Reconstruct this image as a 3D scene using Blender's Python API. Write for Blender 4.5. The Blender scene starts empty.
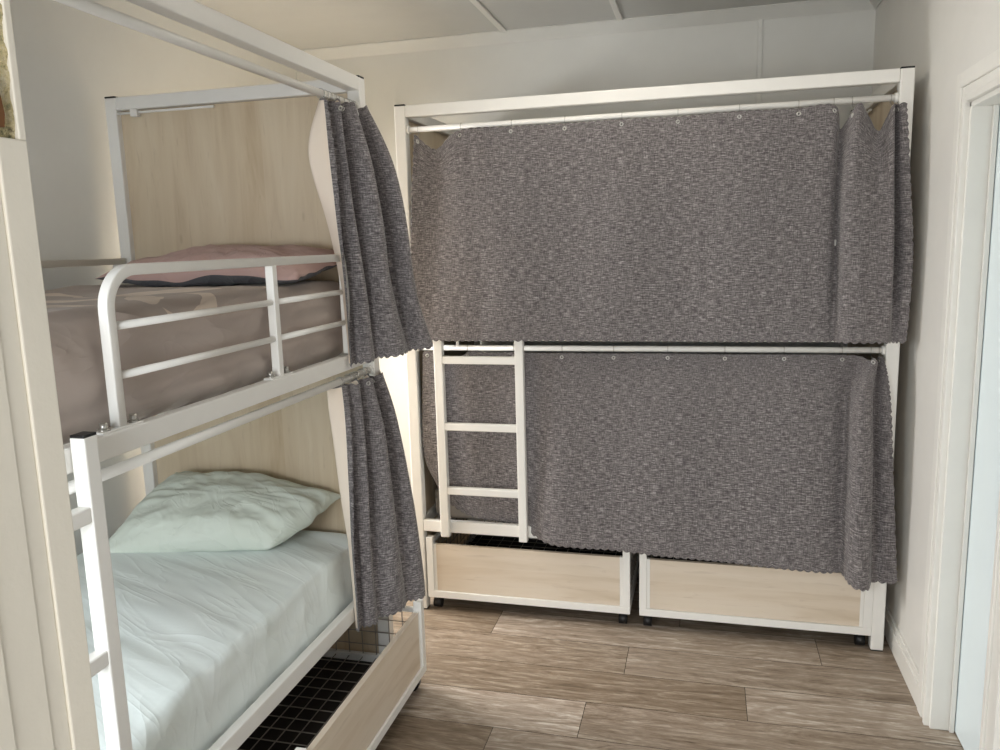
import bpy, bmesh, math, random
from mathutils import Vector, Matrix, noise
random.seed(7)
COL = bpy.context.scene.collection
sc = bpy.context.scene
PI = math.pi

# ------------------------------------------------------------------ helpers
def srgb(r, g, b):
    f = lambda c: (c/255/12.92) if c/255 <= .04045 else ((c/255+.055)/1.055)**2.4
    return (f(r), f(g), f(b), 1)

def tag(o, label=None, cat=None, group=None, kind=None):
    if label: o['label'] = label
    if cat: o['category'] = cat
    if group: o['group'] = group
    if kind: o['kind'] = kind
    return o

def empty(name, loc=(0, 0, 0), rz=0):
    o = bpy.data.objects.new(name, None)
    o.empty_display_size = .1
    COL.objects.link(o); o.location = loc; o.rotation_euler = (0, 0, rz)
    return o

class MB:
    """collects shapes into one bmesh and links them as one object"""
    def __init__(s): s.bm = bmesh.new(); s.uv = None
    def box(s, x0, x1, y0, y1, z0, z1, bev=0.0, mi=0, M=None, seg=2):
        t = bmesh.new()
        bmesh.ops.create_cube(t, size=1)
        for v in t.verts:
            v.co = Vector((x0+(v.co.x+.5)*(x1-x0), y0+(v.co.y+.5)*(y1-y0), z0+(v.co.z+.5)*(z1-z0)))
        if bev > 0:
            bmesh.ops.bevel(t, geom=t.edges[:], offset=bev, segments=seg, affect='EDGES', profile=.5)
        s.add(t, mi, M)
        return s
    def add(s, t, mi=0, M=None):
        if M is not None: bmesh.ops.transform(t, matrix=M, verts=t.verts[:])
        mp = {}
        for v in t.verts: mp[v] = s.bm.verts.new(v.co)
        for f in t.faces:
            try:
                nf = s.bm.faces.new([mp[v] for v in f.verts]); nf.material_index = mi; nf.smooth = f.smooth
            except ValueError: pass
        t.free(); return s
    def tube(s, pts, r, n=12, mi=0, closed=False, square=None, cap=True, smooth=True):
        """sweep a circle (or rounded square of half-size `square`) along points"""
        pts = [Vector(p) for p in pts]; N = len(pts)
        if square:
            prof = []
            q = square; c = q*.25
            for (sx, sy) in ((1, 1), (-1, 1), (-1, -1), (1, -1)):
                a0 = math.atan2(sy, sx)-PI/4
                for k in range(4):
                    a = a0+k*PI/6
                    prof.append((sx*(q-c)+c*math.cos(a), sy*(q-c)+c*math.sin(a)))
        else:
            prof = [(r*math.cos(2*PI*k/n), r*math.sin(2*PI*k/n)) for k in range(n)]
        rings = []; up = None
        for i, p in enumerate(pts):
            if closed: d = (pts[(i+1) % N]-pts[i-1]).normalized()
            elif i == 0: d = (pts[1]-p).normalized()
            elif i == N-1: d = (p-pts[-2]).normalized()
            else: d = ((pts[i+1]-p).normalized()+(p-pts[i-1]).normalized()).normalized()
            if up is None:
                up = Vector((0, 0, 1)) if abs(d.z) < .9 else Vector((0, 1, 0))
            a = d.cross(up).normalized(); b = a.cross(d).normalized(); up = b
            sc_ = 1.0
            rings.append([s.bm.verts.new(p+a*x*sc_+b*y*sc_) for x, y in prof])
        m = len(prof)
        for i in range(N if closed else N-1):
            A = rings[i]; B = rings[(i+1) % N]
            for k in range(m):
                f = s.bm.faces.new((A[k], A[(k+1) % m], B[(k+1) % m], B[k])); f.smooth = smooth; f.material_index = mi
        if cap and not closed:
            s.bm.faces.new(rings[0][::-1]).material_index = mi
            s.bm.faces.new(rings[-1]).material_index = mi
        return s
    def cyl(s, a, b, r, n=20, mi=0): return s.tube([a, b], r, n, mi)
    def build(s, name, mats, parent=None, smooth_angle=None):
        bmesh.ops.recalc_face_normals(s.bm, faces=s.bm.faces[:])
        me = bpy.data.meshes.new(name); s.bm.to_mesh(me); s.bm.free()
        for m in (mats if isinstance(mats, (list, tuple)) else [mats]): me.materials.append(m)
        o = bpy.data.objects.new(name, me); COL.objects.link(o)
        if parent: o.parent = parent
        return o

def copy_tree(o, parent=None):
    c = o.copy(); COL.objects.link(c); c.parent = parent
    for ch in list(kids[o]) if o in kids else [x for x in bpy.data.objects if x.parent == o]:
        copy_tree(ch, c)
    return c
kids = {}

# ------------------------------------------------------------------ materials
def mat(name, col=(.8, .8, .8, 1), rough=.5, metal=0, spec=.5):
    m = bpy.data.materials.new(name); m.use_nodes = True
    b = m.node_tree.nodes['Principled BSDF']
    b.inputs['Base Color'].default_value = col; b.inputs['Roughness'].default_value = rough
    b.inputs['Metallic'].default_value = metal
    b.inputs['Specular IOR Level'].default_value = spec
    return m
class NT:
    def __init__(s, m): s.t = m.node_tree; s.b = s.t.nodes['Principled BSDF']
    def n(s, typ, **kw):
        x = s.t.nodes.new(typ)
        for k, v in kw.items():
            if k == 'i':
                for kk, vv in v.items():
                    if isinstance(vv, bpy.types.NodeSocket): s.t.links.new(vv, x.inputs[kk])
                    else: x.inputs[kk].default_value = vv
            else: setattr(x, k, v)
        return x
    def l(s, a, b): s.t.links.new(a, b)
    def ramp(s, fac, stops):
        r = s.n('ShaderNodeValToRGB'); s.l(fac, r.inputs[0]); e = r.color_ramp.elements
        while len(e) < len(stops): e.new(.5)
        for k, (p, c) in enumerate(stops): e[k].position = p; e[k].color = c
        return r.outputs[0]
    def noise(s, vec, scale, detail=4, rough=.5, sc3=(1, 1, 1), dist=0):
        mp = s.n('ShaderNodeMapping'); s.l(vec, mp.inputs[0]); mp.inputs['Scale'].default_value = sc3
        q = s.n('ShaderNodeTexNoise'); s.l(mp.outputs[0], q.inputs['Vector'])
        q.inputs['Scale'].default_value = scale; q.inputs['Detail'].default_value = detail
        q.inputs['Roughness'].default_value = rough; q.inputs['Distortion'].default_value = dist
        return q.outputs['Fac']
    def bump(s, h, strength, dist=.01, normal=None):
        b = s.n('ShaderNodeBump'); s.l(h, b.inputs['Height'])
        b.inputs['Strength'].default_value = strength; b.inputs['Distance'].default_value = dist
        if normal: s.l(normal, b.inputs['Normal'])
        return b.outputs[0]
    def mix(s, fac, a, b, mode='MIX'):
        x = s.n('ShaderNodeMix', data_type='RGBA', blend_type=mode)
        for sock, v in ((x.inputs[0], fac), (x.inputs[6], a), (x.inputs[7], b)):
            if isinstance(v, bpy.types.NodeSocket): s.l(v, sock)
            else: sock.default_value = v
        return x.outputs[2]
    def math(s, op, a, b=0.0, c=None):
        x = s.n('ShaderNodeMath', operation=op)
        for sock, v in zip(x.inputs, (a, b, c)):
            if v is None: continue
            if isinstance(v, bpy.types.NodeSocket): s.l(v, sock)
            else: sock.default_value = v
        return x.outputs[0]

def m_paint(name, c, rough=.6, bump=.15, scale=6, var=.04):
    m = mat(name, c, rough); t = NT(m); tc = t.n('ShaderNodeTexCoord').outputs['Object']
    nz = t.noise(tc, scale, 5, .6)
    d = tuple(x*(1-var) for x in c[:3])+(1,)
    t.l(t.ramp(nz, [(.3, d), (.7, c)]), t.b.inputs['Base Color'])
    n2 = t.noise(tc, 90, 3, .6)
    t.l(t.bump(n2, bump, .002), t.b.inputs['Normal'])
    return m
WALL = m_paint('wall_paint', srgb(219, 219, 214), .6)
WALLR = m_paint('wall_paint_right', srgb(234, 232, 226), .45)
CEIL = m_paint('ceiling_paint', srgb(208, 208, 204), .65)
TRIM = m_paint('trim_gloss', srgb(238, 236, 229), .35, .08)
CREAM = m_paint('door_frame_paint', srgb(234, 228, 213), .4, .2, 9, .05)
METAL = m_paint('white_powder_coat', srgb(236, 234, 228), .38, .08, 20, .02)
BLACK = mat('black_plastic', srgb(18, 18, 19), .45)
STEEL = mat('zinc_steel', srgb(190, 188, 182), .3, .85)
WIRE = mat('wire_grid', srgb(150, 142, 132), .45, .2)
SHADE = mat('under_bed_shade', srgb(38, 30, 26), .7)  # dark brown colour standing in for the shade under the beds
DARK = mat('dark_gap', srgb(46, 40, 34), .8)
DOORM = m_paint('door_pale_blue', srgb(228, 240, 243), .25, .03, 3, .02)

def m_fabric():
    m = mat('heather_grey_fabric', rough=.92, spec=.15); t = NT(m)
    uv = t.n('ShaderNodeUVMap').outputs[0]
    h = t.noise(uv, 1, 3, .8, (34, 330, 1)); v = t.noise(uv, 1, 3, .8, (300, 40, 1))
    big = t.noise(uv, 9, 3, .5)
    s_ = t.math('ADD', t.math('MULTIPLY', h, .66), t.math('MULTIPLY', v, .34))
    c = t.ramp(s_, [(.35, srgb(44, 41, 42)), (.5, srgb(106, 101, 101)), (.64, srgb(186, 180, 178))])
    c = t.mix(t.math('MULTIPLY', big, .2), c, srgb(110, 104, 104))
    t.l(c, t.b.inputs['Base Color'])
    t.l(t.bump(s_, .35, .0012), t.b.inputs['Normal'])
    t.b.inputs['Sheen Weight'].default_value = .25
    return m
FAB = m_fabric()
LIN = mat('curtain_lining', srgb(232, 218, 202), .8, spec=.2)
if True:
    t = NT(LIN); uv = t.n('ShaderNodeUVMap').outputs[0]
    t.l(t.bump(t.noise(uv, 14, 4, .6), .3, .004), t.b.inputs['Normal'])
    t.b.inputs['Transmission Weight'].default_value = 0

def m_wood(name, axis, base=(204, 186, 158), dark=(184, 162, 132), light=(216, 202, 178)):
    """pale laminated maple: boards side by side with cathedral streaks. axis = grain direction"""
    m = mat(name, rough=.42, spec=.35); t = NT(m)
    tc = t.n('ShaderNodeTexCoord').outputs['Object']
    sx = {'x': (1, 9, 9), 'y': (9, 1, 9), 'z': (9, 9, 1)}[axis]
    sep = t.n('ShaderNodeSeparateXYZ'); t.l(tc, sep.inputs[0])
    cross = {'z': ('Y', .105), 'x': ('Z', .115), 'y': ('Z', .115)}[axis]
    row = t.math('FLOOR', t.math('DIVIDE', sep.outputs[cross[0]], cross[1]))
    wn = t.n('ShaderNodeTexWhiteNoise', noise_dimensions='1D'); t.l(row, wn.inputs['W'])
    fine = t.noise(tc, 5, 8, .65, sx, 1.2)
    broad = t.noise(tc, 1.3, 4, .55, sx, .8)
    c = t.ramp(broad, [(.25, srgb(*dark)), (.5, srgb(*base)), (.75, srgb(*light))])
    c = t.mix(t.math('MULTIPLY', wn.outputs['Value'], .45), c, srgb(*light))
    st = t.ramp(fine, [(.30, srgb(150, 122, 90)), (.42, (1, 1, 1, 1))])
    c = t.mix(.16, c, st, 'MULTIPLY')
    kn = t.n('ShaderNodeTexVoronoi', feature='F1'); mp = t.n('ShaderNodeMapping')
    t.l(tc, mp.inputs[0]); mp.inputs['Scale'].default_value = {'x': (3, 8, 8), 'y': (8, 3, 8), 'z': (8, 8, 3)}[axis]
    t.l(mp.outputs[0], kn.inputs['Vector']); kn.inputs['Scale'].default_value = .7
    k = t.ramp(kn.outputs['Distance'], [(.02, srgb(150, 118, 84)), (.07, (1, 1, 1, 1))])
    c = t.mix(.5, c, k, 'MULTIPLY')
    t.l(c, t.b.inputs['Base Color'])
    t.l(t.bump(fine, .05, .002), t.b.inputs['Normal'])
    return m
WOODZ = m_wood('maple_board_upright', 'z')
WOODX = m_wood('maple_board_long', 'x', (216, 201, 181), (200, 182, 158), (224, 212, 195))

def m_floor():
    m = mat('oak_vinyl_planks', rough=.42, spec=.45); t = NT(m)
    uv = t.n('ShaderNodeUVMap').outputs[0]
    at = t.n('ShaderNodeAttribute', attribute_name='tone').outputs['Fac']
    fine = t.noise(uv, 1, 7, .7, (14, 110, 1), .8)
    med = t.noise(uv, 1, 8, .68, (2.6, 14, 1), 3.2)
    w = t.n('ShaderNodeTexWave', wave_type='BANDS', bands_direction='Y', wave_profile='SAW')
    mp = t.n('ShaderNodeMapping'); t.l(uv, mp.inputs[0]); mp.inputs['Scale'].default_value = (.8, 4.2, 1)
    t.l(mp.outputs[0], w.inputs['Vector'])
    w.inputs['Scale'].default_value = 1.6; w.inputs['Distortion'].default_value = 13
    w.inputs['Detail'].default_value = 3; w.inputs['Detail Scale'].default_value = .9
    g = t.math('ADD', t.math('MULTIPLY', fine, .38), t.math('ADD', t.math('MULTIPLY', med, .54), t.math('MULTIPLY', w.outputs['Fac'], .08)))
    lo = t.noise(uv, 1, 2, .45, (.75, 5.2, 1), .5)
    cath = t.math('SINE', t.math('MULTIPLY', lo, 95.0))
    msk = t.ramp(t.noise(uv, 1, 2, .5, (1.3, 3.5, 1)), [(.42, (0, 0, 0, 1)), (.60, (1, 1, 1, 1))])
    g = t.math('ADD', g, t.math('MULTIPLY', t.math('MULTIPLY', cath, msk), .035))
    c = t.ramp(g, [(.31, srgb(96, 81, 66)), (.42, srgb(142, 126, 109)), (.53, srgb(168, 153, 137)), (.65, srgb(208, 198, 184))])
    tone = t.ramp(at, [(0, srgb(196, 188, 176)), (1, srgb(255, 255, 255))])
    c = t.mix(1.0, c, tone, 'MULTIPLY')
    t.l(c, t.b.inputs['Base Color'])
    t.l(t.bump(g, .12, .002), t.b.inputs['Normal'])
    return m
FLOOR = m_floor()

def m_sheet(name, c, c2, wr, sc3, strength, rough=.8):
    m = mat(name, c, rough, spec=.2); t = NT(m)
    tc = t.n('ShaderNodeTexCoord').outputs['Object']
    mp = t.n('ShaderNodeMapping'); t.l(tc, mp.inputs[0]); mp.inputs['Rotation'].default_value = (0, 0, .45)
    a = t.noise(mp.outputs[0], wr, 5, .55, sc3, .6); b = t.noise(tc, 70, 3, .6)
    t.l(t.ramp(a, [(.2, c2), (.7, c)]), t.b.inputs['Base Color'])
    lo = t.noise(mp.outputs[0], wr*.8, 1.5, .5, sc3, .4); mid = t.noise(mp.outputs[0], wr*2.6, 2, .5, sc3, .8)
    ridge = t.math('POWER', t.math('SUBTRACT', 1.0, t.math('ABSOLUTE', t.math('SUBTRACT', t.math('MULTIPLY', lo, 2.0), 1.0))), 9.0)
    ridge2 = t.math('POWER', t.math('SUBTRACT', 1.0, t.math('ABSOLUTE', t.math('SUBTRACT', t.math('MULTIPLY', mid, 2.0), 1.0))), 7.0)
    hgt = t.math('ADD', t.math('MULTIPLY', lo, .8), t.math('ADD', t.math('MULTIPLY', ridge, .30), t.math('ADD', t.math('MULTIPLY', ridge2, .09), t.math('MULTIPLY', mid, .12))))
    n1 = t.bump(hgt, strength, .035); t.l(t.bump(b, .05, .002, n1), t.b.inputs['Normal'])
    t.b.inputs['Sheen Weight'].default_value = .1
    return m
MINT = m_sheet('mint_cotton', srgb(231, 238, 236), srgb(226, 235, 231), 2.2, (.40, 2.2, 1), .30)
MINTP = m_sheet('mint_pillowcase', srgb(214, 221, 211), srgb(209, 217, 205), 3.2, (1, 1.4, 1), .45)
PINK = m_sheet('dusty_pink_cotton', srgb(196, 166, 158), srgb(190, 158, 150), 5, (1, 1, 1), .5)
GREYC = m_sheet('slate_grey_cotton', srgb(92, 92, 94), srgb(80, 80, 84), 8, (1, 1, 1), .5)
PLAIN = m_sheet('plain_mattress_ticking', srgb(150, 145, 140), srgb(140, 136, 130), 5, (1, 1, 1), .3)

def m_taupe():
    m = m_sheet('taupe_printed_cotton', srgb(176, 163, 154), srgb(168, 154, 145), 2.2, (1.6, .7, 1.8), .42)
    t = NT(m)
    tc = t.n('ShaderNodeTexCoord').outputs['Object']
    wob = t.n('ShaderNodeTexNoise'); t.l(tc, wob.inputs['Vector']); wob.inputs['Scale'].default_value = 14
    sep = t.n('ShaderNodeSeparateXYZ'); t.l(tc, sep.inputs[0])
    X = t.math('ADD', sep.outputs[0], t.math('MULTIPLY', t.math('SUBTRACT', wob.outputs['Fac'], .5), .03)); Y = sep.outputs[1]
    def ell(cx, cy, rx, ry, a):
        ca, sa = math.cos(a), math.sin(a)
        dx = t.math('SUBTRACT', X, cx); dy = t.math('SUBTRACT', Y, cy)
        u = t.math('DIVIDE', t.math('ADD', t.math('MULTIPLY', dx, ca), t.math('MULTIPLY', dy, sa)), rx)
        v = t.math('DIVIDE', t.math('SUBTRACT', t.math('MULTIPLY', dy, ca), t.math('MULTIPLY', dx, sa)), ry)
        return t.math('LESS_THAN', t.math('ADD', t.math('MULTIPLY', u, u), t.math('MULTIPLY', v, v)), 1.0)
    acc = None
    # pale crescents (leaf spray print): outer ellipse minus shifted ellipse; object coords of the mattress
    for (cx, cy, rx, ry, a, ox, oy) in [(.34, .02, .17, .045, -.85, 9, 9), (.42, .06, .16, .09, -1.0, -.035, -.012), (.33, -.27, .09, .035, .3, 9, 9), (.40, -.36, .12, .06, .9, .02, .015),
            (.20, .22, .20, .05, .5, 9, 9), (.44, -.50, .07, .025, -.4, 9, 9), (.05, -.1, .24, .06, .3, 9, 9), (.10, .45, .2, .05, -.5, 9, 9), (.34, .40, .13, .05, .2, .02, -.02),
            (.15, -.55, .2, .05, .8, 9, 9), (-.2, .2, .22, .05, -.2, 9, 9), (-.2, -.35, .24, .06, .4, 9, 9), (.30, -.78, .16, .04, -.3, 9, 9)]:
        e = t.math('MULTIPLY', ell(cx, cy, rx, ry, a), t.math('SUBTRACT', 1.0, ell(cx+ox, cy+oy, rx*.98, ry*.95, a)))
        acc = e if acc is None else t.math('MAXIMUM', acc, e)
    up = t.math('GREATER_THAN', sep.outputs[2], .232)
    acc = t.math('MULTIPLY', acc, up)
    old = t.b.inputs['Base Color'].links[0].from_socket
    t.l(t.mix(t.math('MULTIPLY', acc, .8), old, srgb(222, 206, 190)), t.b.inputs['Base Color'])
    return m
TAUPE = m_taupe()

def m_peel():
    m = mat('peeled_plaster', rough=.9); t = NT(m)
    tc = t.n('ShaderNodeTexCoord').outputs['Object']
    a = t.noise(tc, 28, 6, .7); b = t.noise(tc, 60, 5, .7)
    c = t.ramp(a, [(.32, srgb(92, 66, 38)), (.42, srgb(112, 114, 84)), (.5, srgb(186, 172, 130)), (.62, srgb(206, 196, 168)), (.7, srgb(150, 158, 120))])
    d = t.ramp(b, [(.33, srgb(30, 26, 20)), (.42, (1, 1, 1, 1))])
    t.l(t.mix(.8, c, d, 'MULTIPLY'), t.b.inputs['Base Color'])
    t.l(t.bump(b, 1, .01), t.b.inputs['Normal'])
    return m
PEEL = m_peel()
BROWN = mat('bare_brown_timber', srgb(112, 74, 40), .8)

# ------------------------------------------------------------------ camera (fitted)
Cp = Vector((-0.74126, -3.35900, 1.72405)); yaw, pit, rol, fpx = -0.2549914, -0.1645705, -0.0279180, 792.707
fw = Vector((math.sin(yaw)*math.cos(pit), math.cos(yaw)*math.cos(pit), math.sin(pit)))
rr = Vector((math.cos(yaw), -math.sin(yaw), 0)); uu = rr.cross(fw)
r2 = rr*math.cos(rol)+uu*math.sin(rol); u2 = -rr*math.sin(rol)+uu*math.cos(rol)
cam = bpy.data.objects.new('camera', bpy.data.cameras.new('camera')); COL.objects.link(cam)
cam.data.sensor_width = 36; cam.data.lens = 36*fpx/1000; cam.data.clip_start = .05
Mx = Matrix((r2, u2, -fw)).transposed().to_4x4(); Mx.translation = Cp
cam.matrix_world = Mx; sc.camera = cam

# ------------------------------------------------------------------ room shell
XL, XR, YB, YF, ZC = -3.09, .05, 1.10, -2.88, 2.86
T = .12
def struct(name, mb, m, parent=None):
    o = mb.build(name, m, parent)
    if parent is None: o['kind'] = 'structure'
    return o
# floor: planks .225 wide, 1.39 long, measured joints
joints = {0: -.26, -1: -1.035, -2: -.57, -3: -1.155, -4: -1.46, 1: -.83, 2: -1.2, 3: -.5}
bm = bmesh.new(); uvl = bm.loops.layers.uv.new('UVMap'); tl = bm.verts.layers.float.new('tone')
W_, L_ = .225, 1.39
for r in range(-24, 6):
    y0 = -.165+r*W_; y1 = y0+W_; j0 = joints.get(r, random.uniform(-1.4, 0))
    for k in range(-4, 4):
        x0 = j0+k*L_; x1 = x0+L_
        X0, X1 = max(x0, XL-.3), min(x1, 1.6)
        if X1 <= X0+.01: continue
        g = .0011; tn = random.random(); ou, ov = random.uniform(0, 40), random.uniform(0, 40)
        if (r, k) == (-2, 0): tn = .9
        vs = [bm.verts.new((x, y, 0)) for x, y in ((X0+g, y0+g), (X1-g, y0+g), (X1-g, y1-g), (X0+g, y1-g))]
        for v in vs: v[tl] = tn
        f = bm.faces.new(vs)
        for l in f.loops: l[uvl].uv = (l.vert.co.x+ou, l.vert.co.y+ov)
vs = [bm.verts.new(c) for c in ((XL-.3, -5.6, -.0015), (1.6, -5.6, -.0015), (1.6, YB+.1, -.0015), (XL-.3, YB+.1, -.0015))]
f = bm.faces.new(vs); f.material_index = 1
me = bpy.data.meshes.new('floor'); bm.to_mesh(me); bm.free(); me.materials.append(FLOOR); me.materials.append(DARK)
o = bpy.data.objects.new('floor', me); COL.objects.link(o); o['kind'] = 'structure'

struct('ceiling', MB().box(XL-T, XR+T, YF, YB+T, ZC, ZC+.1), CEIL)
struct('wall_back', MB().box(XL-T, XR+T, YB, YB+T, 0, ZC), WALL)
# left wall with a window in the bay behind the left bed
wy0, wy1, wz0, wz1 = -.45, .55, .80, 1.95
mb = MB()
mb.box(XL-T, XL, YF, wy0, 0, ZC); mb.box(XL-T, XL, wy1, YB, 0, ZC)
mb.box(XL-T, XL, wy0, wy1, 0, wz0); mb.box(XL-T, XL, wy0, wy1, wz1, ZC)
struct('wall_left', mb, WALL)
mb = MB()
for (a, b, c, d) in ((wy0, wy1, wz0, wz0+.05), (wy0, wy1, wz1-.05, wz1), (wy0, wy0+.05, wz0+.05, wz1-.05), (wy1-.05, wy1, wz0+.05, wz1-.05), ((wy0+wy1)/2-.02, (wy0+wy1)/2+.02, wz0+.05, wz1-.05)):
    mb.box(XL-.09, XL-.05, a, b, c, d, .004)
struct('window_1', mb, TRIM)
# right wall with a narrow doorway
dy0, dy1, dz = -1.05, -.515, 2.115
DX0, DX1 = XR, XR+.16
mb = MB()
mb.box(XR, XR+T, dy1, YB, 0, ZC); mb.box(XR, XR+T, -3.0, dy0, 0, ZC); mb.box(XR, XR+T, dy0, dy1, dz, ZC)
struct('wall_right', mb, WALLR)
# casing (architrave) with stepped moulding around the doorway
mb = MB()
cw = .10
for (off, w, th) in ((0, .022, .020), (.022, .03, .014), (.052, .048, .019)):
    a, b = off, off+w
    mb.box(XR-th, XR+.001, dy1+a, dy1+b, 0, dz+b, .003)            # far upright
    mb.box(XR-th, XR+.001, dy0-b, dy0-a, 0, dz+b, .003)            # near upright
    mb.box(XR-th, XR+.001, dy0-a, dy1+a, dz+a, dz+b, .003)         # head
struct('trim_1', mb, TRIM)
mb = MB()
mb.box(XR-.004, XR+T, dy1-.016, dy1-.0, 0, dz, .002); mb.box(XR-.004, XR+T, dy0, dy0+.016, 0, dz, .002); mb.box(XR-.004, XR+T, dy0, dy1, dz-.016, dz, .002)
mb.box(XR+.055, XR+.07, dy1-.028, dy1-.016, 0, dz-.016, .002); mb.box(XR+.055, XR+.07, dy0+.016, dy0+.028, 0, dz-.016, .002)
struct('trim_2', mb, TRIM)
d1 = MB().box(XR+.072, XR+.108, dy0+.018, dy1-.018, .006, dz-.018, .002).build('door_1', DOORM); d1['kind'] = 'structure'
mb = MB()
for z in (.28, 1.78): mb.cyl((XR+.071, dy1-.016, z), (XR+.071, dy1-.016, z+.09), .006)
mb.build('hinge', STEEL, d1)
# baseboards
bh = .115
def base(name, x0, x1, y0, y1):
    mb = MB(); mb.box(x0, x1, y0, y1, 0, bh-.03, .002)
    return mb
mb = MB(); mb.box(XR-.016, XR, dy1+cw, YB, 0, bh-.028, .002); mb.box(XR-.010, XR, dy1+cw, YB, bh-.028, bh, .003)
mb.box(XR-.016, XR, -2.88, dy0-cw, 0, bh-.028, .002); mb.box(XR-.010, XR, -2.88, dy0-cw, bh-.028, bh, .003)
struct('baseboard_right', mb, TRIM)
mb = MB(); mb.box(XL, XR, YB-.012, YB, 0, bh, .003); struct('baseboard_back', mb, TRIM)
mb = MB(); mb.box(XL, XL+.012, YF, YB-.012, 0, bh, .003); struct('baseboard_left', mb, TRIM)
# cornice: sloped cove board along back, left and right walls
def cove(p0, p1, inward):
    """prism from p0 to p1 at the ceiling/wall edge; inward = unit vector into the room"""
    b = bmesh.new(); i = Vector(inward)
    prof = [(0, -.055), (.006, -.058), (.012, -.05), (.05, -.012), (.058, -.006), (.055, 0), (0, 0)]
    A = [b.verts.new(Vector(p0)+i*a+Vector((0, 0, z))) for a, z in prof]
    B = [b.verts.new(Vector(p1)+i*a+Vector((0, 0, z))) for a, z in prof]
    n = len(prof)
    for k in range(n): b.faces.new((A[k], A[(k+1) % n], B[(k+1) % n], B[k]))
    b.faces.new(A[::-1]); b.faces.new(B)
    return b
mb = MB(); mb.add(cove((XL, YB, ZC), (XR, YB, ZC), (0, -1, 0))); struct('trim_3', mb, WALL)
mb = MB(); mb.add(cove((XL, YF, ZC), (XL, YB, ZC), (1, 0, 0))); struct('trim_4', mb, WALL)
mb = MB(); mb.add(cove((XR, YF, ZC), (XR, YB, ZC), (-1, 0, 0))); struct('trim_5', mb, WALL)
# cover battens on ceiling and back wall
mb = MB()
for x in (-1.815, -1.19): mb.box(x-.016, x+.016, YF, YB-.055, ZC-.010, ZC, .003)
struct('trim_6', mb, WALLR)
mb = MB(); mb.box(-.50, -.475, YB-.009, YB, bh, ZC-.055, .003)
struct('trim_7', mb, WALL)
# front wall left of the doorway the photo is taken through, and its worn door frame
fx0, fx1, fz0, fz1 = -2.98, -1.52, .78, 1.86
mb = MB(); mb.box(XL-T, fx0, YF-.10, YF, 0, ZC); mb.box(fx1, -1.36, YF-.10, YF, 0, ZC); mb.box(fx0, fx1, YF-.10, YF, 0, fz0); mb.box(fx0, fx1, YF-.10, YF, fz1, ZC)
mb.box(-1.30, XR+T, YF-.10, YF, 2.35, ZC)
struct('wall_front', mb, WALL)
mb = MB()
jx = -1.213; jy = -2.873
ztop = 1.806
for (a, b, dx) in ((-2.8985, jy, 0), (-2.916, -2.8985, -.0022), (-2.950, -2.916, 0), (-3.06, -2.950, .003)):
    mb.box(-1.36, jx+dx, a, b, 0, ztop, .0012)
mb.box(-1.36, jx, -2.8795, jy, ztop, 2.35, .001)
mb.box(-1.36, jx-.010, -3.06, -2.8795, ztop, 2.35)
mb.box(-1.36, jx, -3.06, jy, 2.35, 2.45)
dj = struct('door_2', mb, CREAM)
mb = MB()
for (a, b, c, d) in ((fx0, fx1, fz0, fz0+.05), (fx0, fx1, fz1-.05, fz1), (fx0, fx0+.05, fz0+.05, fz1-.05), (fx1-.05, fx1, fz0+.05, fz1-.05), ((fx0+fx1)/2-.02, (fx0+fx1)/2+.02, fz0+.05, fz1-.05)):
    mb.box(a, b, YF-.08, YF-.04, c, d, .004)
struct('window_2', mb, TRIM)
# torn patch above: ragged plaster crust with bare timber in it
b = bmesh.new(); n1, n2 = 40, 120
grid = [[None]*(n2+1) for _ in range(n1+1)]
for i in range(n1+1):
    for j in range(n2+1):
        y = -2.99+(.1115)*i/n1; z = ztop-.002+(.42)*j/n2
        nz = noise.fractal(Vector((y*60, z*45, 3)), 1, 2, 4)
        if j == 0: z += noise.noise(Vector((y*90, 0, 1)))*.004
        x = jx-.006+nz*.0045
        if i == n1: x = jx-.001; y += noise.noise(Vector((0, z*70, 7)))*.0022
        grid[i][j] = b.verts.new((x, y, z))
for i in range(n1):
    for j in range(n2):
        f = b.faces.new((grid[i][j], grid[i+1][j], grid[i+1][j+1], grid[i][j+1])); f.smooth = True
pp = MB().add(b).build('peeled_patch', PEEL, dj); pp['label'] = 'torn patch of bare crumbling plaster'
b = bmesh.new()
prof = [(-2.99, 1.812), (-2.8905, 1.813), (-2.889, 1.822), (-2.8905, 1.833), (-2.893, 1.843), (-2.898, 1.85), (-2.99, 1.853)]
A = [b.verts.new((jx-.0005, y, z)) for y, z in prof]; B = [b.verts.new((jx-.012, y, z)) for y, z in prof]
b.faces.new(A); b.faces.new(B[::-1])
for k in range(len(prof)): b.faces.new((A[k], B[k], B[(k+1) % len(prof)], A[(k+1) % len(prof)]))
o = MB().add(b).build('exposed_timber', BROWN, dj); o['label'] = 'bare brown timber showing through'

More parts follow.
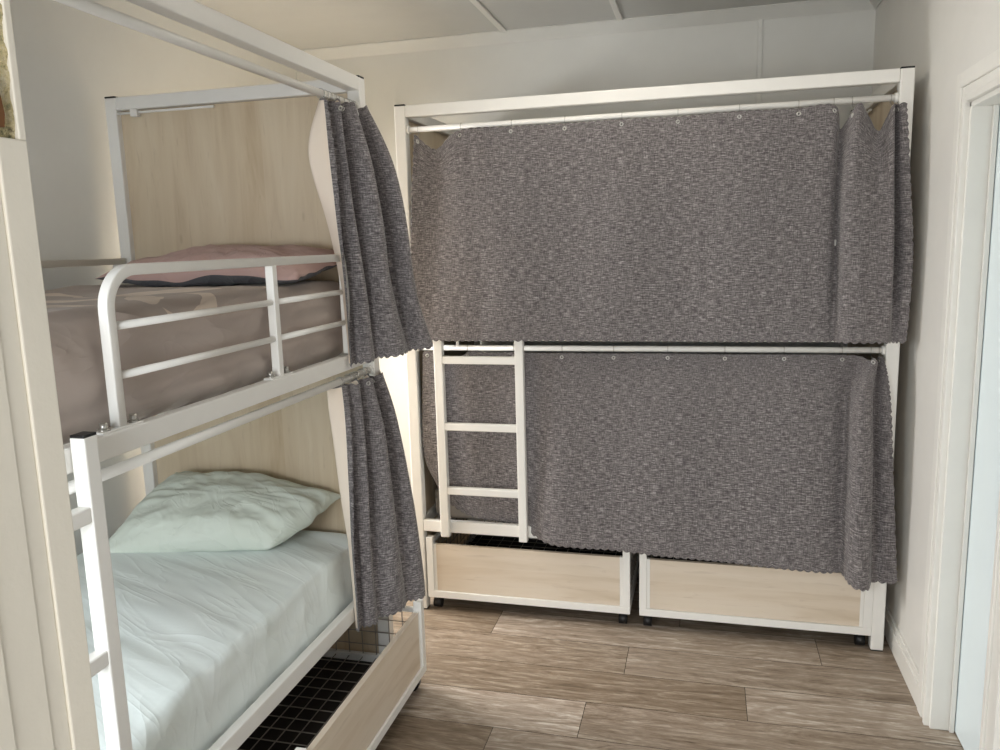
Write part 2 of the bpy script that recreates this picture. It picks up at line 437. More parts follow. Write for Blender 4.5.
# ------------------------------------------------------------------ bunk bed (local: x 0..-2.06 along, y 0..D inwards)
LB, DP, H, Q = 2.06, 1.075, 2.325, .05
UR0, UR1 = 1.300, 1.352     # upper side rail
LR0, LR1 = .395, .450       # lower side rail
def make_bed():
    root = empty('bunk_bed')
    for (x, y) in ((-Q, 0), (-LB, 0), (-Q, DP-Q), (-LB, DP-Q)):
        p = MB().box(x, x+Q, y, y+Q, .004, H-.002, .005, seg=3).build('post', METAL, root)
        c = MB().box(x+.001, x+Q-.001, y+.001, y+Q-.001, H-.004, H+.004, .003).build('end_cap', BLACK, p)
        c = MB().box(x+.001, x+Q-.001, y+.001, y+Q-.001, 0, .006, .002).build('foot_pad', BLACK, p)
    def rail(name, *a):
        return MB().box(*a, .004, seg=3).build(name, METAL, root)
    rail('top_rail', -LB+Q, -Q, .002, Q-.002, H-Q, H-.001)
    rail('top_rail', -Q+.002, -.002, Q, DP-Q, H-Q, H-.001)
    rail('top_rail', -LB+.002, -LB+Q-.002, Q, DP-Q, H-Q, H-.001)
    for (z0, z1) in ((UR0, UR1), (LR0, LR1)):
        rail('side_rail', -LB+Q, -Q, .001, .031, z0, z1)
        rail('side_rail', -LB+Q, -Q, DP-.031, DP-.001, z0, z1)
        rail('end_rail', -.04, -.01, Q, DP-Q, z0, z1)
        rail('end_rail', -LB+.01, -LB+.04, Q, DP-Q, z0, z1)
        mb = MB()
        for k in range(13):
            x = -.10-k*(LB-.2)/12
            mb.box(x-.03, x+.03, .03, DP-.03, z0+.008, z0+.022, .003)
        mb.build('bed_slats', METAL, root)
    # headboard
    hb = MB().box(-.024, -.008, Q-.004, DP-Q+.004, .05, H-Q-.001, .001).build('headboard', WOODZ, root)
    hb['label'] = 'tall pale maple panel added to keep the bunk dark inside'
    # head curtain track
    mb = MB(); mb.cyl((-.040, .60, H-Q-.012), (-.040, DP-Q, H-Q-.012), .005, 10)
    mb.box(-.055, -.03, DP-.145, DP-.115, H-Q-.028, H-Q+.001, .003)
    mb.build('head_curtain_track', METAL, root)
    # curtain rods on the open side
    for z in (2.222, 1.266):
        r = MB().cyl((-Q+.001, .020, z), (-LB+Q-.001, .020, z), .0125, 20).build('curtain_rod', METAL, root)
        for x in (-Q-.006, -LB+Q+.006): MB().cyl((x-.006, .02, z), (x+.006, .02, z), .018, 20).build('rod_socket', METAL, r)
        if z < 2: MB().box(-1.82, -1.808, .012, .028, z+.01, UR0+.002, .001).build('rod_hanger', METAL, r)
    # ladder
    ld = None
    z0, z1 = .386, 1.372
    lad = MB().box(-1.913, -1.872, -.036, -.001, z0, z1, .004, seg=3).build('ladder_stile', METAL, root)
    MB().box(-1.912, -1.873, -.035, -.002, z1-.002, z1+.005, .002).build('end_cap', BLACK, lad)
    lad2 = MB().box(-1.541, -1.503, -.036, -.001, z0, z1, .004, seg=3).build('ladder_stile', METAL, root)
    MB().box(-1.540, -1.504, -.035, -.002, z1-.002, z1+.005, .002).build('end_cap', BLACK, lad2)
    for z in (1.216, .911, .609):
        MB().box(-1.874, -1.539, -.034, -.006, z-.017, z+.017, .004, seg=3).build('ladder_rung', METAL, root)
    # guard rail, open side
    yc = .020; a = .0125; R = .085; zt = 1.690; xe = -1.378
    pts = [(-.215, yc, zt)]
    for k in range(0, 13):
        th = PI/2*k/12
        pts.append((xe+R-R*math.sin(th), yc, zt-R+R*math.cos(th)))
    pts.append((xe, yc, UR1+.004))
    g = MB().tube(pts, 0, square=a).build('guard_rail', METAL, root)
    MB().box(-.72, -.695, yc-a, yc+a, UR1+.004, zt-a+.002, .002).build('guard_upright', METAL, g)
    MB().box(-.24, -.215, yc-a, yc+a, UR1+.004, zt-a+.002, .002).build('guard_upright', METAL, g)
    for z in (1.572, 1.465):
        MB().cyl((xe+a-.002, yc, z), (-.718, yc, z), .009).cyl((-.697, yc, z), (-.235, yc, z), .009).build('guard_bar', METAL, g)
    for x in (xe, -.707):
        MB().box(x-.062, x+.062, yc-.014, yc+.014, UR1-.001, UR1+.005, .0015).build('foot_plate', METAL, g)
        for s in (-1, 1):
            MB().cyl((x+s*.045, yc, UR1+.004), (x+s*.045, yc, UR1+.022), .008, 16).cyl((x+s*.045, yc, UR1+.004), (x+s*.045, yc, UR1+.009), .013, 6).build('bolt', STEEL, g)
    # guard rail, wall side
    yw = DP-.022
    g = MB().tube([(-.06, yw, zt+.005), (-2.0, yw, zt+.005)], 0, square=a).build('guard_rail', METAL, root)
    for x in (-.095, -1.0, -1.95): MB().box(x-a, x+a, yw-a, yw+a, UR1, zt-a+.007, .002).build('guard_upright', METAL, g)
    MB().cyl((-.1, yw, 1.50), (-1.94, yw, 1.50), .009).build('guard_bar', METAL, g)
    return root
XA, YH = -1.944, -.567
bed = make_bed()
tag(bed, 'white metal bunk bed against the back wall, closed off by grey curtains', 'bunk bed', 'the two white metal bunk beds')
def copy_children(src, dst):
    for ch in [x for x in bpy.data.objects if x.parent == src]:
        c = ch.copy(); COL.objects.link(c); c.parent = dst; copy_children(ch, c)
bed2 = bed.copy(); COL.objects.link(bed2); copy_children(bed, bed2)
bed2.location = (XA, YH, 0); bed2.rotation_euler = (0, 0, PI/2)
blk = MB().box(-LB+.012, -LB+.026, Q-.004, DP-Q+.004, .05, H-Q-.001, .001).build('light_block_panel', WOODZ, bed); blk['label'] = 'tall pale maple panel added to keep the bunk dark inside'  # added panel, blocks window light from entering the far bunk's left end
tag(bed2, 'white metal bunk bed along the left wall, its curtains bunched open', 'bunk bed', 'the two white metal bunk beds')

# ------------------------------------------------------------------ storage drawers (local: front face y=0, x 0..-.955, z 0)
def make_drawer():
    root = empty('storage_drawer'); w, d = .955, .80; z0, z1 = .066, .366; a = .0165
    mb = MB(); 
    mb.box(-w, 0, 0, .032, z0, z0+.033, .002)
    for x in (-w, -.032): mb.box(x, x+.032, 0, .032, z0+.033, z1, .002)
    for x in (-w+.032, -.046): mb.box(x, x+.014, .008, .028, z0+.033, z1-.035, .001)
    mb.box(-w, -w+.02, .03, d, z0, z0+.05, .002); mb.box(-.02, 0, .03, d, z0, z0+.05, .002)
    mb.box(-w, 0, d-.02, d, z0, z0+.05, .002)
    for x in (-w, -.018): mb.box(x, x+.018, .03, d, z1-.052, z1-.034, .002)
    mb.box(-w, 0, d-.012, d, z1-.05, z1-.03, .002)
    for x in (-w, -.02): mb.box(x, x+.02, d-.02, d, z0+.05, z1-.03, .002)
    mb.build('frame', METAL, root)
    o = MB().box(-w+.046, -.046, .008, .028, z0+.034, z1-.036, .001).build('front_panel', WOODX, root)
    o['label'] = 'pale maple board'
    mb = MB(); zf = z0+.035
    n = 14
    for k in range(1, n+1):
        x = -w+k*w/(n+1); mb.tube([(x, .03, zf), (x, d-.01, zf)], .0021, 6)
        mb.tube([(x, d-.008, zf), (x, d-.008, z1-.04)], .0021, 6)
    for k in range(1, 13):
        y = .03+k*(d-.04)/13; mb.tube([(-w+.01, y, zf+.003), (-.01, y, zf+.003)], .0021, 6)
        for x in (-w+.012, -.012): mb.tube([(x, y, zf), (x, y, z1-.04)], .0021, 6)
    for k in range(1, 5):
        z = zf+k*.056
        for x in (-w+.012, -.012): mb.tube([(x, .03, z), (x, d-.01, z)], .0021, 6)
        mb.tube([(-w+.01, d-.006, z), (-.01, d-.006, z)], .0021, 6)
    mb.build('wire_basket', WIRE, root)
    bb = MB().box(-w+.021, -.021, .034, d-.021, z0+.012, z0+.02).build('shade_sheet', SHADE, root); bb['label'] = 'dark brown sheet added under the wires as under-bed shade'  # added dark sheet, makes the shaded floor below the wires near black
    for (x, y) in ((-w+.035, .045), (-.035, .045), (-w+.035, d-.05), (-.035, d-.05)):
        mb = MB(); mb.cyl((x-.018, y, .0265), (x+.018, y, .0265), .0255, 20)
        mb.box(x-.018, x+.018, y-.014, y+.014, .045, z0+.001, .003); mb.build('caster', BLACK, root)
    return root
dr = make_drawer(); dr.location = (-1.046, .0, 0)
tag(dr, 'closed maple fronted storage drawer under the far bunk, directly below its ladder', 'drawer', 'storage drawers under the bunks')
def copy_thing(src, loc, rz=0, label=None):
    c = src.copy(); COL.objects.link(c); copy_children(src, c); c.location = loc; c.rotation_euler = (0, 0, rz)
    if label: c['label'] = label
    return c
copy_thing(dr, (-.050, .0, 0), 0, 'closed maple fronted storage drawer under the far bunk, beside its right post')
od = copy_thing(dr, (-1.786, -.628, 0), PI/2, 'storage drawer pulled out from under the left bunk, showing its empty wire basket'); od.scale = (1.025, 1, 1)

# ------------------------------------------------------------------ mattresses and pillows
def rbox(sx, sy, sz, r, nx, ny, nz, fn=None, flat_base=False):
    b = bmesh.new(); bmesh.ops.create_cube(b, size=1)
    # build a dense box surface by faces
    b.free(); b = bmesh.new(); cache = {}
    def V(i, j, k):
        key = (i, j, k)
        if key not in cache:
            p = Vector((sx*(i/nx-.5), sy*(j/ny-.5), sz*(k/nz)))
            c = Vector((max(-sx/2+r, min(sx/2-r, p.x)), max(-sy/2+r, min(sy/2-r, p.y)), max(-9 if flat_base else r, min(sz-r, p.z))))
            d = p-c
            if d.length > 1e-7: p = c+d.normalized()*r
            nrm = d.normalized() if d.length > 1e-7 else Vector((0, 0, 0))
            if fn: p = fn(p, nrm)
            cache[key] = b.verts.new(p)
        return cache[key]
    def F(*a):
        f = b.faces.new([V(*q) for q in a]); f.smooth = True
    for i in range(nx):
        for j in range(ny):
            F((i, j, nz), (i+1, j, nz), (i+1, j+1, nz), (i, j+1, nz)); F((i, j, 0), (i, j+1, 0), (i+1, j+1, 0), (i+1, j, 0))
    for i in range(nx):
        for k in range(nz):
            F((i, 0, k), (i+1, 0, k), (i+1, 0, k+1), (i, 0, k+1)); F((i, ny, k), (i, ny, k+1), (i+1, ny, k+1), (i+1, ny, k))
    for j in range(ny):
        for k in range(nz):
            F((0, j, k), (0, j, k+1), (0, j+1, k+1), (0, j+1, k)); F((nx, j, k), (nx, j+1, k), (nx, j+1, k+1), (nx, j, k+1))
    return b

# left bed, lower: mint sheet. local origin at mattress centre base
def fn_mint(p, n):
    x, y, z = p
    top = max(0, z-.08)/.14
    # sheet pulled diagonally: long soft ridges from the head corner
    w = noise.noise(Vector((x*2.2+y*5.5, x*1.0-y*1.2, 4)))*.010+noise.noise(Vector((x*9+y*22, x*3-y*2, 9)))*.0035
    side = 1 if (n.x > .5) else 0
    w2 = noise.noise(Vector((y*7+z*9, z*16-y*3, 2)))*.010+noise.noise(Vector((y*20, z*10, 5)))*.003
    q = Vector((x, y, z))
    q.z += top*(w-.012*(abs(x)/.48)**4)
    if n.x > .2: q.x += w2*min(1, n.x)*min(1, z/.1)*.7-.020*min(1, z/.18)*min(1, max(0, (y+.6))/1.2)*n.x-.008*n.x
    q.z -= .035*top*max(0, (-y-.1)/.9)*max(0, x/.48)
    return q
b = rbox(1.034, 1.95, .215, .042, 76, 140, 20, fn_mint, True)
o = MB().add(b).build('mattress', MINT)
o.location = (-2.502, -1.615, .420)
tag(o, 'lower left bunk mattress in a crinkled mint green fitted sheet', 'mattress', 'mattresses in the bunks')
def fn_taupe(p, n):
    x, y, z = p
    q = Vector(p)
    top = max(0, z-.1)/.18
    q.z += top*(noise.noise(Vector((x*3.0+y*2, y*4, 1)))*.012+noise.noise(Vector((x*11, y*8, 7)))*.004)
    if n.x > .2:
        q.x += (noise.noise(Vector((y*4, z*10+y, 3)))*.018+noise.noise(Vector((y*16+z*20, z*24, 8)))*.004-.004)*min(1, n.x*1.5)
        q.z += .012*math.sin(y*5)*top*0
    # tuck crease along the side
    if n.x > .5: q.x -= .012*math.exp(-((z-.09-.02*math.sin(y*3))/.012)**2)
    return q
b = rbox(1.0, 1.93, .285, .075, 60, 116, 20, fn_taupe)
o = MB().add(b).build('mattress', TAUPE)
o.location = (-2.495, -1.605, 1.326)
tag(o, 'upper left bunk mattress in taupe bedding with a pale leaf print', 'mattress', 'mattresses in the bunks')
for (z, lab) in ((.418, 'plain mattress inside the lower curtained bunk by the back wall'), (1.326, 'plain mattress inside the upper curtained bunk by the back wall')):
    b = rbox(1.93, .93, .16, .04, 40, 20, 6)
    o = MB().add(b).build('mattress', PLAIN); o.location = (-1.03, .56, z); tag(o, lab, 'mattress', 'mattresses in the bunks')

def pillow(name, w, h, th, mats, seed, flat=.35, droop=None, nn=70):
    b = bmesh.new(); G = {}
    for side in (1, -1):
        for i in range(nn+1):
            for j in range(nn+1):
                u, v = -1+2*i/nn, -1+2*j/nn
                edge = i in (0, nn) or j in (0, nn)
                if side == -1 and edge: G[(side, i, j)] = G[(1, i, j)]; continue
                e = (1-abs(u)**2.6)*(1-abs(v)**2.6)
                zz = th*.5*max(0, e)**.52
                k = 1-.10*(1-abs(u)**2)*abs(v)**6-.0
                k2 = 1-.08*(1-abs(v)**2)*abs(u)**6
                x = w*.5*u*k2; y = h*.5*v*k
                ang = math.atan2(v, u); rad = math.hypot(u, v)
                wr = noise.noise(Vector((u*2.4, v*2.4, seed)))*.016*e**.3+noise.noise(Vector((math.cos(ang)*6+seed, math.sin(ang)*6, rad*1.6)))*.013*min(1, rad*1.1)*e**.25+noise.noise(Vector((u*8, v*8, seed+5)))*.004
                z = side*zz*(1 if side > 0 else flat)+(wr if e > 0.0 else 0)*(1 if side > 0 else .3)
                z += noise.noise(Vector((u*3, v*3, seed+2)))*.012*(1-e)
                p = Vector((x, y, z))
                if droop: p = droop(p, u, v)
                G[(side, i, j)] = b.verts.new(p)
    for side in (1, -1):
        for i in range(nn):
            for j in range(nn):
                a = [G[(side, i, j)], G[(side, i+1, j)], G[(side, i+1, j+1)], G[(side, i, j+1)]]
                if side < 0: a = a[::-1]
                f = b.faces.new(a); f.smooth = True; f.material_index = 0 if side > 0 or len(mats) < 2 else 1
    me = bpy.data.meshes.new(name); b.to_mesh(me); b.free()
    for m in mats: me.materials.append(m)
    o = bpy.data.objects.new(name, me); COL.objects.link(o); return o
def dr1(p, u, v):
    # near left corner flops forward on the sheet, near right corner is tucked back
    p = Vector(p)
    if u < 0 and v < 0:
        k = (u*v)**1.2; p.x -= .05*k; p.y -= .045*k; p.z -= .045*k
    if u > 0 and v < 0:
        k = (-u*v)**1.1; p.x -= .13*k; p.y += .045*k
    if u > 0 and v > 0:
        k = (u*v)**1.1; p.x += .03*k; p.y -= .04*k; p.z -= .03*k
    if u < 0 and v > 0:
        k = (-u*v)**1.1; p.x += .06*k
    return p
o = pillow('pillow', .77, .41, .195, [MINTP], 3.0, .72, dr1)
o.location = (-2.510, -.800, .735); o.rotation_euler = (math.radians(24), math.radians(2), math.radians(4))
tag(o, 'mint green pillow leaning on the headboard of the lower left bunk', 'pillow', 'pillows on the left bunks')
def dr2(p, u, v):
    p = Vector(p)
    if v < 0: p.z += .018*(-v)*(.6+.4*math.sin(u*5))
    return p
o = pillow('pillow', .80, .42, .17, [PINK, GREYC], 8.0, .5, dr2)
o.location = (-2.400, -.815, 1.652); o.rotation_euler = (math.radians(8), 0, math.radians(-2))
tag(o, 'dusty pink pillow with grey underside on the upper left bunk', 'pillow', 'pillows on the left bunks')

# ------------------------------------------------------------------ curtains
def crom(P, t):
    n = len(P)-1; t = max(0, min(n-1e-9, t)); i = int(t); f = t-i
    p0, p1, p2, p3 = P[max(i-1, 0)], P[i], P[i+1], P[min(i+2, n)]
    return .5*((2*p1)+(p2-p0)*f+(2*p0-5*p1+4*p2-p3)*f*f+(3*p1-p0-3*p2+p3)*f*f*f)

def curtain(name, levels, width, height, seed, rings, rod, scal_l=True, scal_r=True, wr=.004, ncols=None, top_pts=None, gather=False):
    """levels: from top to bottom, each a list of (x,y,z) columns in order; rod=(p,dir) line the rings ride on"""
    L = [[Vector(c) for c in lv] for lv in levels]; nl = len(L)
    # arc-length parameter from the middle level
    m = L[nl//2]; fine = [crom(m, k*(len(m)-1)/400) for k in range(401)]
    acc = [0]
    for k in range(400): acc.append(acc[-1]+(fine[k+1]-fine[k]).length)
    tot = acc[-1]
    def colpar(s):
        d = s*tot; lo = 0
        import bisect
        k = min(399, max(0, bisect.bisect_left(acc, d)-1)); seg = acc[k+1]-acc[k]
        return (k+((d-acc[k])/seg if seg > 0 else 0))/400*(len(m)-1)
    NC = ncols or int(tot/.0042); NR = int(height/.012)
    per = tot/round(tot/.031); perv = height/round(height/.031)
    def build(mi_off, inset):
        b = bmesh.new(); uvl = b.loops.layers.uv.new('UVMap'); P = []; UVc = {}
        for i in range(NC+1):
            s = i/NC; s = inset/tot+s*(1-2*inset/tot) if inset else s
            cp = colpar(s); row = []
            colL = [crom(l, cp) for l in L]
            for j in range(NR+1):
                t = j/NR
                if inset: t = .6*inset/height+t*(1-1.4*inset/height)
                p = crom(colL, t*(nl-1))
                row.append([p, s*tot, t*height])
            P.append(row)
        # wrinkles and scallops
        out = []
        for i in range(NC+1):
            r = []
            for j in range(NR+1):
                p, us, vs_ = P[i][j]
                a = P[min(i+1, NC)][j][0]-P[max(i-1, 0)][j][0]
                d = P[i][min(j+1, NR)][0]-P[i][max(j-1, 0)][0]
                n = a.cross(d)
                n = n.normalized() if n.length > 1e-9 else Vector((0, -1, 0))
                q = p+n*(noise.noise(Vector((us*5+seed, vs_*2.2, seed)))*wr*1.6+noise.noise(Vector((us*14, vs_*5+us*6, seed+3)))*wr*.5)
                if not inset:
                    bot = max(0, 1-(height-vs_)/.05)
                    q.z -= bot*(.0085*abs(math.sin(PI*us/per))-.002)
                    ad = a.normalized() if a.length > 1e-9 else Vector((1, 0, 0))
                    if scal_l:
                        e = max(0, 1-us/.03); q -= ad*e*.007*abs(math.sin(PI*vs_/perv))
                    if scal_r:
                        e = max(0, 1-(tot-us)/.03); q += ad*e*.007*abs(math.sin(PI*vs_/perv))
                    tp = max(0, 1-vs_/.02); q.z += tp*.004*abs(math.sin(PI*us/per))
                q += n*mi_off
                r.append(q)
            out.append(r)
        vs = [[b.verts.new(out[i][j]) for j in range(NR+1)] for i in range(NC+1)]
        for i in range(NC):
            for j in range(NR):
                f = b.faces.new((vs[i][j], vs[i][j+1], vs[i+1][j+1], vs[i+1][j])); f.smooth = True
                for l, (ii, jj) in zip(f.loops, ((i, j), (i, j+1), (i+1, j+1), (i+1, j))):
                    l[uvl].uv = (P[ii][jj][1]*.9+seed, P[ii][jj][2]*.9)
        me = bpy.data.meshes.new(name); b.to_mesh(me); b.free(); return me, P
    me, P = build(0, 0); me.materials.append(FAB)
    o = bpy.data.objects.new(name, me); COL.objects.link(o)
    sol = o.modifiers.new('thickness', 'SOLIDIFY'); sol.thickness = .0012; sol.offset = 0
    me2, _ = build(LINOFF, .012); me2.materials.append(LIN)
    l = bpy.data.objects.new('lining', me2); COL.objects.link(l); l.parent = o; l['label'] = 'cream inner lining'
    rp, rd = Vector(rod[0]), Vector(rod[1]).normalized()
    for s in rings:
        i = int(s*NC); p = P[i][1][0]
        a = (P[min(i+2, NC)][1][0]-P[max(i-2, 0)][1][0]); a = a.normalized() if a.length > 1e-9 else Vector((1, 0, 0))
        nrm = a.cross(Vector((0, 0, -1))).normalized()
        q = rp+rd*((p-rp).dot(rd))
        c = p-Vector((0, 0, .012))
        mb = MB()
        # wire hook round the rod and down to the eyelet
        up = Vector((0, 0, 1)); sd = rd.cross(up).normalized()
        mb.tube([q+(up*math.cos(2*PI*k/18)+sd*math.sin(2*PI*k/18))*.0155 for k in range(18)], .0013, 6, closed=True)
        mb.tube([q-up*.0155, (q-up*.0155+c)*.5+sd*.004, c], .0013, 6)
        e = mb.build('curtain_ring', STEEL, o)
        mb = MB(); a2 = Vector((0, 0, 1))
        mb.tube([c+nrm*.0035*EY+(a2*math.cos(2*PI*k/18)+a*math.sin(2*PI*k/18))*.0062 for k in range(18)], .0022, 8, closed=True)
        mb.build('eyelet', STEEL, o)
    return o
EY = -1
LINOFF = .0022

def lerp_levels(cols):
    return cols
# upper far curtain -------------------------------------------------
def far_level(z, xs, ys, zs=None):
    return [(x, y, (z if zs is None else zs[k])) for k, (x, y) in enumerate(zip(xs, ys))]
xs_t = [-1.968, -1.88, -1.77, -1.54, -1.31, -1.08, -.85, -.62, -.42, -.275, -.246, -.195, -.160, -.115, -.078, -.062, -.048, -.032]
ys_t = [.000, .012, -.002, -.004, .004, -.004, .006, -.002, .004, -.004, .028, -.035, -.012, .0, -.035, .026, -.01, -.022]
z0 = 2.204
zs_t = [z0-.006, z0-.072, z0-.004, z0, z0-.002, z0, z0-.003, z0, z0-.003, z0, z0-.085, z0-.002, z0-.040, z0-.105, z0-.02, z0-.006, z0-.012, z0-.008]
xs_u = [-1.985, -1.88, -1.76, -1.54, -1.31, -1.08, -.85, -.62, -.42, -.285, -.250, -.222, -.17, -.115, -.070, -.058, -.040, -.012]
ys_u = [-.020, .004, -.020, -.028, -.015, -.028, -.014, -.030, -.018, -.02, .020, -.065, -.068, -.05, -.078, .008, -.040, -.052]
xs_m = [-2.000, -1.88, -1.76, -1.54, -1.31, -1.08, -.85, -.62, -.42, -.285, -.248, -.226, -.17, -.11, -.06, -.045, -.020, .008]
ys_m = [-.030, -.022, -.036, -.040, -.030, -.045, -.030, -.044, -.034, -.034, .006, -.080, -.095, -.082, -.092, -.010, -.060, -.070]
xs_b = [-1.990, -1.88, -1.76, -1.54, -1.31, -1.08, -.85, -.62, -.42, -.29, -.252, -.228, -.17, -.11, -.065, -.045, -.02, .001]
ys_b = [-.050, -.056, -.058, -.055, -.052, -.058, -.052, -.058, -.052, -.05, -.04, -.072, -.088, -.08, -.075, -.06, -.066, -.07]
lv = [far_level(0, xs_t, ys_t, zs_t), far_level(1.92, xs_u, ys_u), far_level(1.62, xs_m, ys_m), far_level(1.310, xs_b, ys_b)]
def ringpos(lv, xs_want):
    """fraction along the cloth for given x (monotone columns), approximated with the mid level"""
    m = [Vector(c) for c in lv[len(lv)//2]]; t0 = [Vector(c) for c in lv[0]]
    fine = [crom(m, k*(len(m)-1)/400) for k in range(401)]; ft = [crom(t0, k*(len(m)-1)/400) for k in range(401)]
    acc = [0]
    for k in range(400): acc.append(acc[-1]+(fine[k+1]-fine[k]).length)
    return [acc[min(range(401), key=lambda k: abs(ft[k].x-x))]/acc[-1] for x in xs_want]
c = curtain('curtain', lv, 1.97, .90, 11.3, ringpos(lv, [-1.955, -1.765, -1.54, -1.31, -1.08, -.85, -.62, -.40, -.275, -.21, -.075, -.05]), ((0, .02, 2.222), (1, 0, 0)), wr=.0035)
tag(c, 'drawn grey curtain closing the upper far bunk, gathered beside the right post', 'curtain', 'grey bunk curtains')
# lower far curtain -------------------------------------------------
z0 = 1.247
xs_t = [-1.972, -1.93, -1.84, -1.76, -1.66, -1.54, -1.45, -1.35, -1.12, -.88, -.64, -.42, -.24, -.15, -.115, -.102, -.085, -.075, -.066, -.060]
ys_t = [.004, .012, .016, .004, .012, .004, .010, .0, .006, .0, .006, .0, .006, .004, -.03, -.045, -.04, .012, .0, -.012]
zs_t = [z0, z0-.004, z0-.048, z0, z0-.003, z0, z0-.003, z0-.001, z0-.002, z0, z0-.002, z0, z0-.001, z0-.004, z0-.016, z0-.003, z0-.02, z0-.01, z0-.006, z0-.01]
xs_u = [-1.985, -1.94, -1.84, -1.76, -1.66, -1.54, -1.45, -1.35, -1.12, -.88, -.64, -.42, -.25, -.185, -.165, -.145, -.10, -.085, -.055, -.035]
ys_u = [.012, .014, .024, .016, .024, .014, .008, -.01, -.006, -.018, -.008, -.018, -.012, .012, -.050, -.085, -.06, .014, -.02, -.03]
xs_m = [-1.995, -1.94, -1.84, -1.76, -1.66, -1.54, -1.45, -1.35, -1.12, -.88, -.64, -.42, -.25, -.185, -.162, -.135, -.09, -.075, -.04, -.012]
ys_m = [.020, .022, .036, .026, .034, .018, .000, -.030, -.022, -.034, -.024, -.034, -.025, .006, -.075, -.100, -.076, .005, -.03, -.045]
xs_b = [-1.950, -1.90, -1.82, -1.745, -1.65, -1.55, -1.475, -1.37, -1.12, -.88, -.64, -.42, -.25, -.185, -.158, -.125, -.085, -.062, -.015, .020]
ys_b = [.045, .050, .056, .052, .052, .044, -.012, -.044, -.042, -.048, -.042, -.048, -.044, -.020, -.080, -.100, -.086, -.025, -.045, -.06]
zs_b = [.610, .535, .478, .458, .450, .440, .415, .388, .385, .374, .366, .356, .350, .346, .325, .312, .310, .318, .325, .332]
zs_3 = [.86+(z-.36)*.4 for z in zs_b]
lv = [far_level(0, xs_t, ys_t, zs_t), far_level(1.08, xs_u, ys_u), far_level(.77, xs_m, ys_m), far_level(0, xs_b, ys_b, zs_b)]
c = curtain('curtain', lv, 1.97, .90, 31.7, ringpos(lv, [-1.955, -1.765, -1.55, -1.34, -1.115, -.885, -.655, -.43, -.205, -.10, -.07]), ((0, .02, 1.266), (1, 0, 0)), wr=.0035)
tag(c, 'drawn grey curtain closing the lower far bunk, hanging behind the ladder', 'curtain', 'grey bunk curtains')
# left bed curtains: bunched at the head -----------------------------
def bunch(zs, E, Cc, A, R, amp, post):
    lv = []
    nl = len(zs)
    fr = [0, .09, .17, .25, .35, .47, .58, .67, .74, .82, .91, 1.0]
    sg = [.0, 1.0, .35, -1.1, .5, 1.15, .6, -.5, -1.3, .2, .75, 0]
    for k in range(nl):
        t = k/(nl-1)
        e = Vector((E[k][0], E[k][1], 0)); c_ = Vector((Cc[k][0], Cc[k][1], 0)); a = Vector((A[k][0], A[k][1], 0)); r = Vector((R[k][0], R[k][1], 0))
        d = (r-a); nrm = Vector((-d.y, d.x, 0)).normalized()*(-1)   # towards aisle/camera
        cols = [e, (e+c_)/2+Vector((0, -.010*(1-t), 0)), c_, c_*.45+a*.55+Vector((-.003, .012, 0))]
        for f, s in zip(fr, sg):
            cols.append(a+d*f+nrm*(s*amp[k]))
        w = r+Vector((-.03, .05, 0)); cols += [w, r+Vector((-.075, .045, 0))]
        z = zs[k]
        pts = []
        for i, q in enumerate(cols):
            zz = z[0]+(z[1]-z[0])*i/(len(cols)-1)
            if k == 0 and i >= 4: zz += .010*math.sin(i*2.4)
            pts.append((q.x, q.y, zz))
        lv.append(pts)
    return lv
E = [(-1.948, -.885), (-1.93, -.885), (-1.93, -.872), (-1.93, -.848), (-1.922, -.862)]
Cc = [(-1.975, -.865), (-2.0, -.92), (-1.992, -.832), (-1.975, -.79), (-1.934, -.848)]
A = [(-1.955, -.845), (-1.95, -.84), (-1.945, -.82), (-1.935, -.79), (-1.905, -.835)]
R = [(-1.925, -.63), (-1.845, -.61), (-1.797, -.60), (-1.770, -.60), (-1.715, -.60)]
lv = bunch([(2.203, 2.205), (2.03, 2.03), (1.80, 1.80), (1.56, 1.56), (1.318, 1.362)], E, Cc, A, R, [.030, .034, .036, .032, .022], None)
c = curtain('curtain', lv, .6, .88, 53.1, [.02, .12, .24, .34, .44, .54, .64, .74, .84, .94], ((XA-.02, 0, 2.222), (0, 1, 0)), wr=.005)
tag(c, 'bunched grey curtain with cream lining hanging at the head of the upper left bunk', 'curtain', 'grey bunk curtains')
E = [(-1.948, -.860), (-1.93, -.884), (-1.93, -.901), (-1.925, -.93), (-1.915, -.945)]
Cc = [(-1.99, -.925), (-1.995, -.895), (-1.985, -.880), (-1.965, -.880), (-1.930, -.925)]
A = [(-1.955, -.83), (-1.948, -.84), (-1.938, -.85), (-1.925, -.87), (-1.905, -.90)]
R = [(-1.915, -.62), (-1.872, -.605), (-1.838, -.60), (-1.812, -.60), (-1.790, -.60)]
lv = bunch([(1.250, 1.252), (1.09, 1.09), (.88, .88), (.65, .65), (.378, .372)], E, Cc, A, R, [.028, .034, .032, .022, .013], None)
c = curtain('curtain', lv, .6, .87, 71.9, [.02, .14, .26, .37, .48, .6, .72, .86], ((XA-.02, 0, 1.266), (0, 1, 0)), wr=.005)
tag(c, 'bunched grey curtain with cream lining hanging beside the mint mattress of the lower left bunk', 'curtain', 'grey bunk curtains')

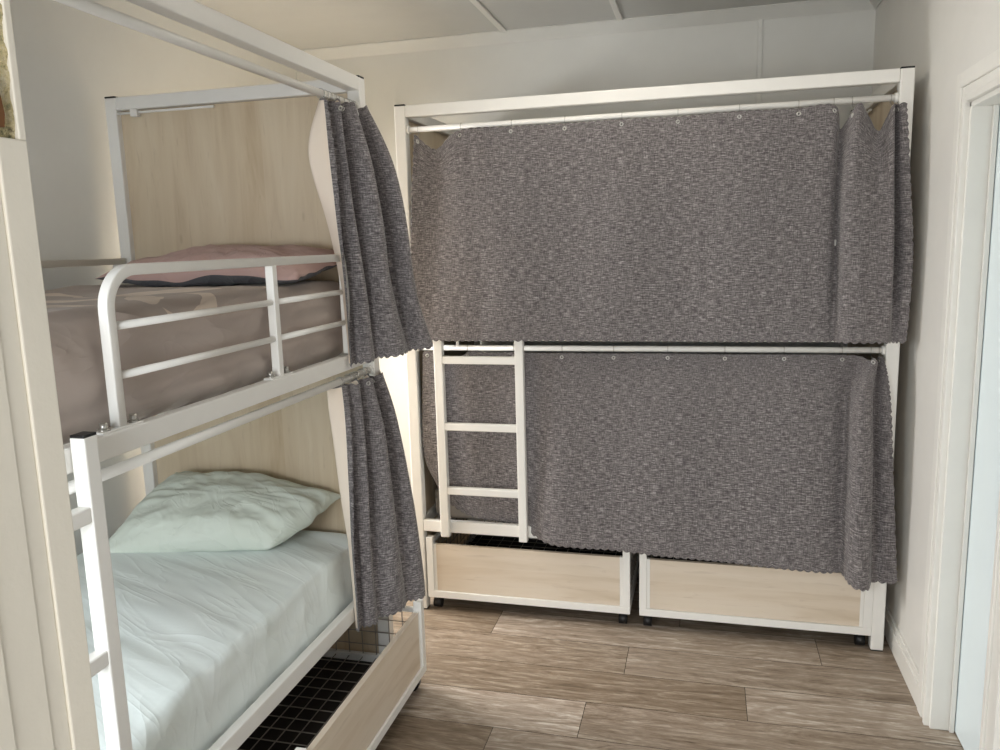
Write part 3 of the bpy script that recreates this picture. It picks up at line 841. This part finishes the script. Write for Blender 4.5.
# ------------------------------------------------------------------ lights
def area(name, loc, rot, sx, sy, power, col):
    l = bpy.data.lights.new(name, 'AREA'); l.shape = 'RECTANGLE'; l.size = sx; l.size_y = sy; l.energy = power; l.color = col
    o = bpy.data.objects.new(name, l); COL.objects.link(o); o.location = loc; o.rotation_euler = rot; return o
# daylight through the bay window in the left wall
area('daylight_left_window', (XL-.55, (wy0+wy1)/2, (wz0+wz1)/2+.30), (0, -PI/2+math.radians(28), 0), 1.1, 1.3, 150, (1.0, .985, .97))
area('daylight_front_window', ((fx0+fx1)/2, YF-.60, (fz0+fz1)/2+.45), (PI/2-math.radians(30), 0, 0), 1.6, 1.2, 82, (.88, .94, 1.0))
# daylight from the hall windows behind the doorway
area('daylight_hall_window', (-.5, -5.4, 1.35), (PI/2, 0, 0), 2.4, 1.8, 78, (1.0, .985, .96))
# ceiling lamp of the room
cl = empty('ceiling_light', (-1.15, -.55, ZC))
tag(cl, 'round white ceiling lamp in the middle of the room', 'lamp')
mb = MB(); mb.cyl((0, 0, 0), (0, 0, -.025), .16, 40); mb.build('lamp_base', TRIM, cl)
em = mat('lamp_glass', (1, .9, .75, 1), .4); em.node_tree.nodes['Principled BSDF'].inputs['Emission Color'].default_value = (1, .93, .83, 1)
em.node_tree.nodes['Principled BSDF'].inputs['Emission Strength'].default_value = 19
t_ = bmesh.new(); bmesh.ops.create_uvsphere(t_, u_segments=40, v_segments=20, radius=.145)
bmesh.ops.scale(t_, vec=(1, 1, .42), verts=t_.verts[:]); bmesh.ops.translate(t_, verts=t_.verts[:], vec=(0, 0, -.05))
for f in t_.faces: f.smooth = True
MB().add(t_).build('lamp_shade', em, cl)

w = bpy.data.worlds.new('world'); sc.world = w; w.use_nodes = True
w.node_tree.nodes['Background'].inputs[0].default_value = (.92, .95, 1.0, 1)
w.node_tree.nodes['Background'].inputs[1].default_value = .45

vs_ = sc.view_settings
vs_.view_transform = 'Standard'; vs_.look = 'None'; vs_.gamma = 1; vs_.use_curve_mapping = False
vs_.exposure = 0.06
